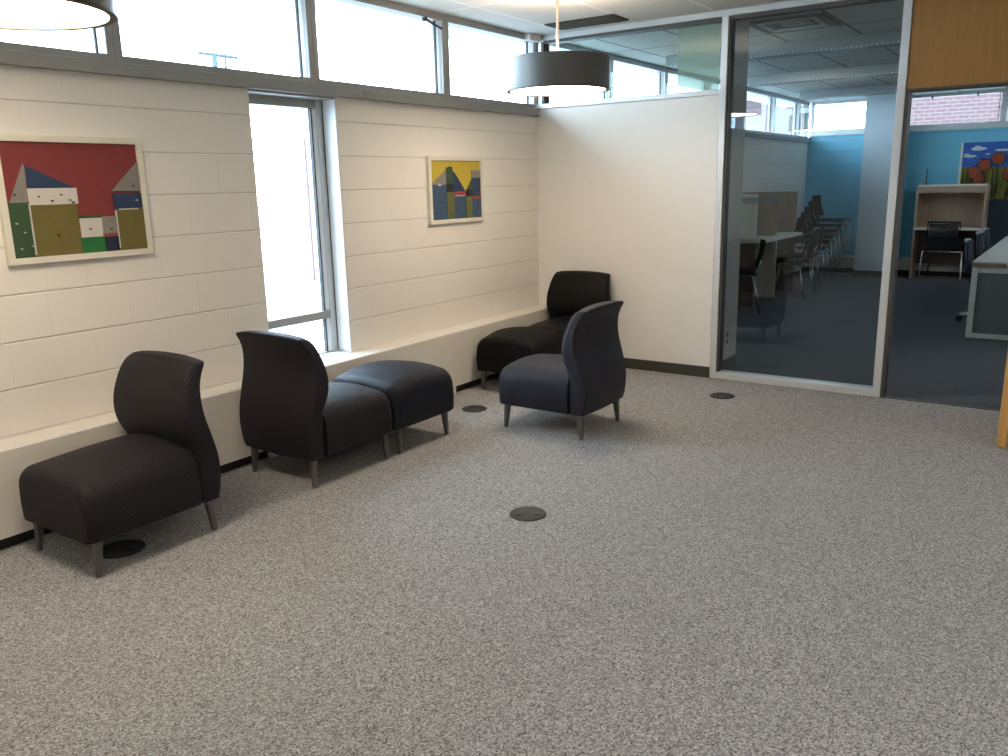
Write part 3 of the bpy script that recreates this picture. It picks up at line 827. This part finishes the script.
# ------------------------------------------------------------------ annex: long table and its chairs
t = thing('long_table', 'long pale table with white loop legs in the room beyond the doorway', 'table', (2.97, 2.66, 0))
B('table_white').box(0, 1.3, 0, 3.7, .688, .702).build('tabletop', t)
B('table_edge').box(-.002, 1.302, -.002, 3.702, .652, .687).build('edge_band', t)
for y in (.02, 1.8, 3.6):
    f = B('table_frame')
    f.box(.0, .05, y, y + .05, 0, .651, .003).box(1.25, 1.3, y, y + .05, 0, .651, .003).box(.05, 1.25, y, y + .05, .60, .651, .003).box(.05, 1.25, y, y + .05, 0, .045, .003)
    f.build('loop_leg', t)
B('mesh_grey').box(.05, 1.25, .035, .045, .045, .60).build('end_panel', t)
def task_chair(label, loc, rz):
    """faces -y; back at +y"""
    t = thing('task_chair', label, 'chair', loc, rz)
    B('chair_slate').box(-.22, .22, -.22, .20, .42, .47, .015).build('seat', t)
    shell_back('chair_slate', .42, .50, .82, .20, .06).build('backrest', t, sharp=50)
    B('chair_rim').tube([(-.18, .262, .822), (0, .285, .83), (.18, .262, .822)], .012, 8).build('back_rim', t)
    B('chrome').tube([(0, 0, .10), (0, 0, .42)], .022, 10).build('post', t)
    B('chair_slate').tube([(0, .15, .43), (0, .255, .45), (0, .235, .55)], .016, 8).build('back_bar', t)
    for k in range(5):
        a = 2 * PI * k / 5 + .3
        lg = B('table_frame').tube([(0, 0, .115), (.27 * math.cos(a), .27 * math.sin(a), .075)], .018, 8, .012).build('base_arm', t)
        c_ = B('chair_black').tube([(.27 * math.cos(a) - .02 * math.sin(a), .27 * math.sin(a) + .02 * math.cos(a), .030), (.27 * math.cos(a) + .02 * math.sin(a), .27 * math.sin(a) - .02 * math.cos(a), .030)], .030, 14).build('caster', lg)
    return t
k0 = task_chair('slate task chair at the long table, nearest the doorway', (3.08, 3.62, 0), PI / 2)
dup(k0, (3.06, 4.82, 0), PI / 2, 'slate task chair at the long table, second from the doorway')
dup(k0, (3.06, 5.60, 0), PI / 2, 'slate task chair at the long table, farthest from the doorway')

# ------------------------------------------------------------------ outside
struct(B('ground_outside').box(-90, -.29, -60, 60, -.5, -.35).build('ground_outside'))
struct(B('ground_outside').box(-.28, 60, YB + .3, 60, -.5, -.35).build('ground_yard'))
bd = thing('brick_building', 'red brick building outside the clerestory above the blue wall', 'building', (3.45, 14.0, -.35))
B('brick_outside').box(-3.6, 10, 0, 6, 0, 7.5).build('wall', bd); B('roof_dark').box(-3.75, 10.15, -.15, 6.15, 7.5, 7.7).build('roof', bd)
bd = thing('brick_building', 'low red brick outbuilding at the right edge of the tall window', 'building', (-9.0, 5.66, -.35))
B('brick_outside').box(0, 1.6, 0, 3, 0, 2.75).build('wall', bd); B('roof_dark').box(-.02, 1.65, -.02, 3.05, 2.75, 2.8).build('roof', bd)
bd = thing('brick_building', 'narrow red brick tower outside the left windows of the room beyond the glass', 'building', (-3.8, 20.0, -.35))
B('brick_outside').box(-1.5, 0, 0, 2, 0, 8.5).build('wall', bd); B('roof_dark').box(-1.6, .1, -.1, 2.1, 8.5, 8.65).build('roof', bd)
pt = thing('utility_pole', 'distant utility pole with crossbar seen through the clerestory', 'pole', (-42.3, 29.15, -1.15))
B('pole_metal').tube([(0, 0, 0), (0, 0, 11.0)], .16, 8).tube([(.45, .45, 8), (.45, .45, 11)], .08, 6).build('mast', pt)
B('pole_metal').tube([(-.65, -.65, 11.0), (1.0, 1.0, 10.7)], .10, 8).tube([(0, 0, 10.4), (.45, .45, 10.4)], .06, 6).tube([(0, 0, 9.9), (.45, .45, 9.9)], .06, 6).tube([(0, 0, 9.4), (.45, .45, 9.4)], .06, 6).build('crossbar', pt)

# ------------------------------------------------------------------ light
wd = bpy.data.worlds.new('overcast_sky'); S.world = wd; wd.use_nodes = True
nt = wd.node_tree; nt.nodes.clear()
wo = nt.nodes.new('ShaderNodeOutputWorld'); bg = nt.nodes.new('ShaderNodeBackground')
tcn = nt.nodes.new('ShaderNodeTexCoord'); sp = nt.nodes.new('ShaderNodeSeparateXYZ'); nt.links.new(tcn.outputs['Generated'], sp.inputs[0])
cr = ramp(nt, math_(nt, 'ADD', math_(nt, 'MULTIPLY', sp.outputs[2], .5), .5), [(.40, (.62, .78, .95)), (.5, (.67, .84, 1.0)), (1., (.55, .77, 1.0))])
nt.links.new(cr, bg.inputs[0]); bg.inputs[1].default_value = 20.0
nt.links.new(bg.outputs[0], wo.inputs[0])

def area(name, loc, rot, sx, sy, power, color, portal=False, spread=PI):
    l = bpy.data.lights.new(name, 'AREA'); l.shape = 'RECTANGLE'; l.size = sx; l.size_y = sy
    l.energy = power; l.color = color; l.spread = spread
    if portal: l.cycles.is_portal = True
    o = bpy.data.objects.new(name, l); COL.objects.link(o); o.location = loc; o.rotation_euler = rot
    return o
# added warm fill lights under the ceiling, behind and right of the camera
area('room_fill_light', (4.4, -4.2, 2.58), (0, 0, 0), 1.2, 1.2, 22, (1., .86, .70))
area('room_fill_light', (2.0, -7.4, 2.58), (0, 0, 0), 1.2, 1.2, 18, (1., .86, .70))
area('room_fill_light', (5.0, -7.4, 2.58), (0, 0, 0), 1.2, 1.2, 18, (1., .86, .70))
area('room_fill_light', (5.2, -1.6, 2.58), (0, 0, 0), 1.0, 1.0, 12, (1., .86, .70))

area('annex_fill_light', (5.2, 4.6, 2.58), (0, 0, 0), 1.2, 3.0, 60, (.92, .97, 1.))  # added fill to brighten the annex, out of view, no fixture of its own
# ------------------------------------------------------------------ camera
cd = bpy.data.cameras.new('camera'); cam = bpy.data.objects.new('camera', cd); COL.objects.link(cam)
r_ = Vector((0.8224314893250503, 0.5684492252181718, -0.021723805270712007))
u_ = Vector((-0.11214111242021951, 0.19944765995487218, 0.9734705962912702))
b_ = Vector((0.5577013683610031, -0.7981767406329163, 0.2277785644894594))
M = Matrix((r_, u_, b_)).transposed().to_4x4(); M.translation = (3.78723222, -5.97193764, 1.47842117)
cam.matrix_world = M
cd.sensor_width = 36; cd.lens = 829.3215 * 36 / 1008; cd.clip_start = .05; cd.clip_end = 300
S.camera = cam
S.view_settings.view_transform = 'Standard'
S.view_settings.look = 'None'
S.view_settings.exposure = 0.
S.cycles.use_denoising = True
S.cycles.max_bounces = 10; S.cycles.diffuse_bounces = 5; S.cycles.glossy_bounces = 4; S.cycles.transparent_max_bounces = 12
S.cycles.sample_clamp_indirect = 6.
S.cycles.caustics_reflective = False; S.cycles.caustics_refractive = False

# ------------------------------------------------------------------ groups of repeats
GROUPS = {'lounge_chair': 'armless lounge chairs along the window wall', 'ottoman': 'ottomans along the window wall', 'framed_picture': 'framed abstract paintings on the block wall', 'floor_outlet': 'floor outlet lids in the carpet', 'pendant_lamp': 'drum pendant lamps', 'ceiling_light': 'ceiling light bars beyond the glass', 'task_chair': 'task chairs along the long table', 'brick_building': 'brick buildings outside', 'air_vent': 'ceiling air vents', 'study_carrel': 'study carrels beyond the glass', 'side_chair': 'black chairs at the left wall carrels', 'radiator_cover': 'radiator covers'}
for o in S.objects:
    if o.parent is None and 'label' in o and 'group' not in o:
        g = GROUPS.get(o.name.split('.')[0])
        if g: o['group'] = g
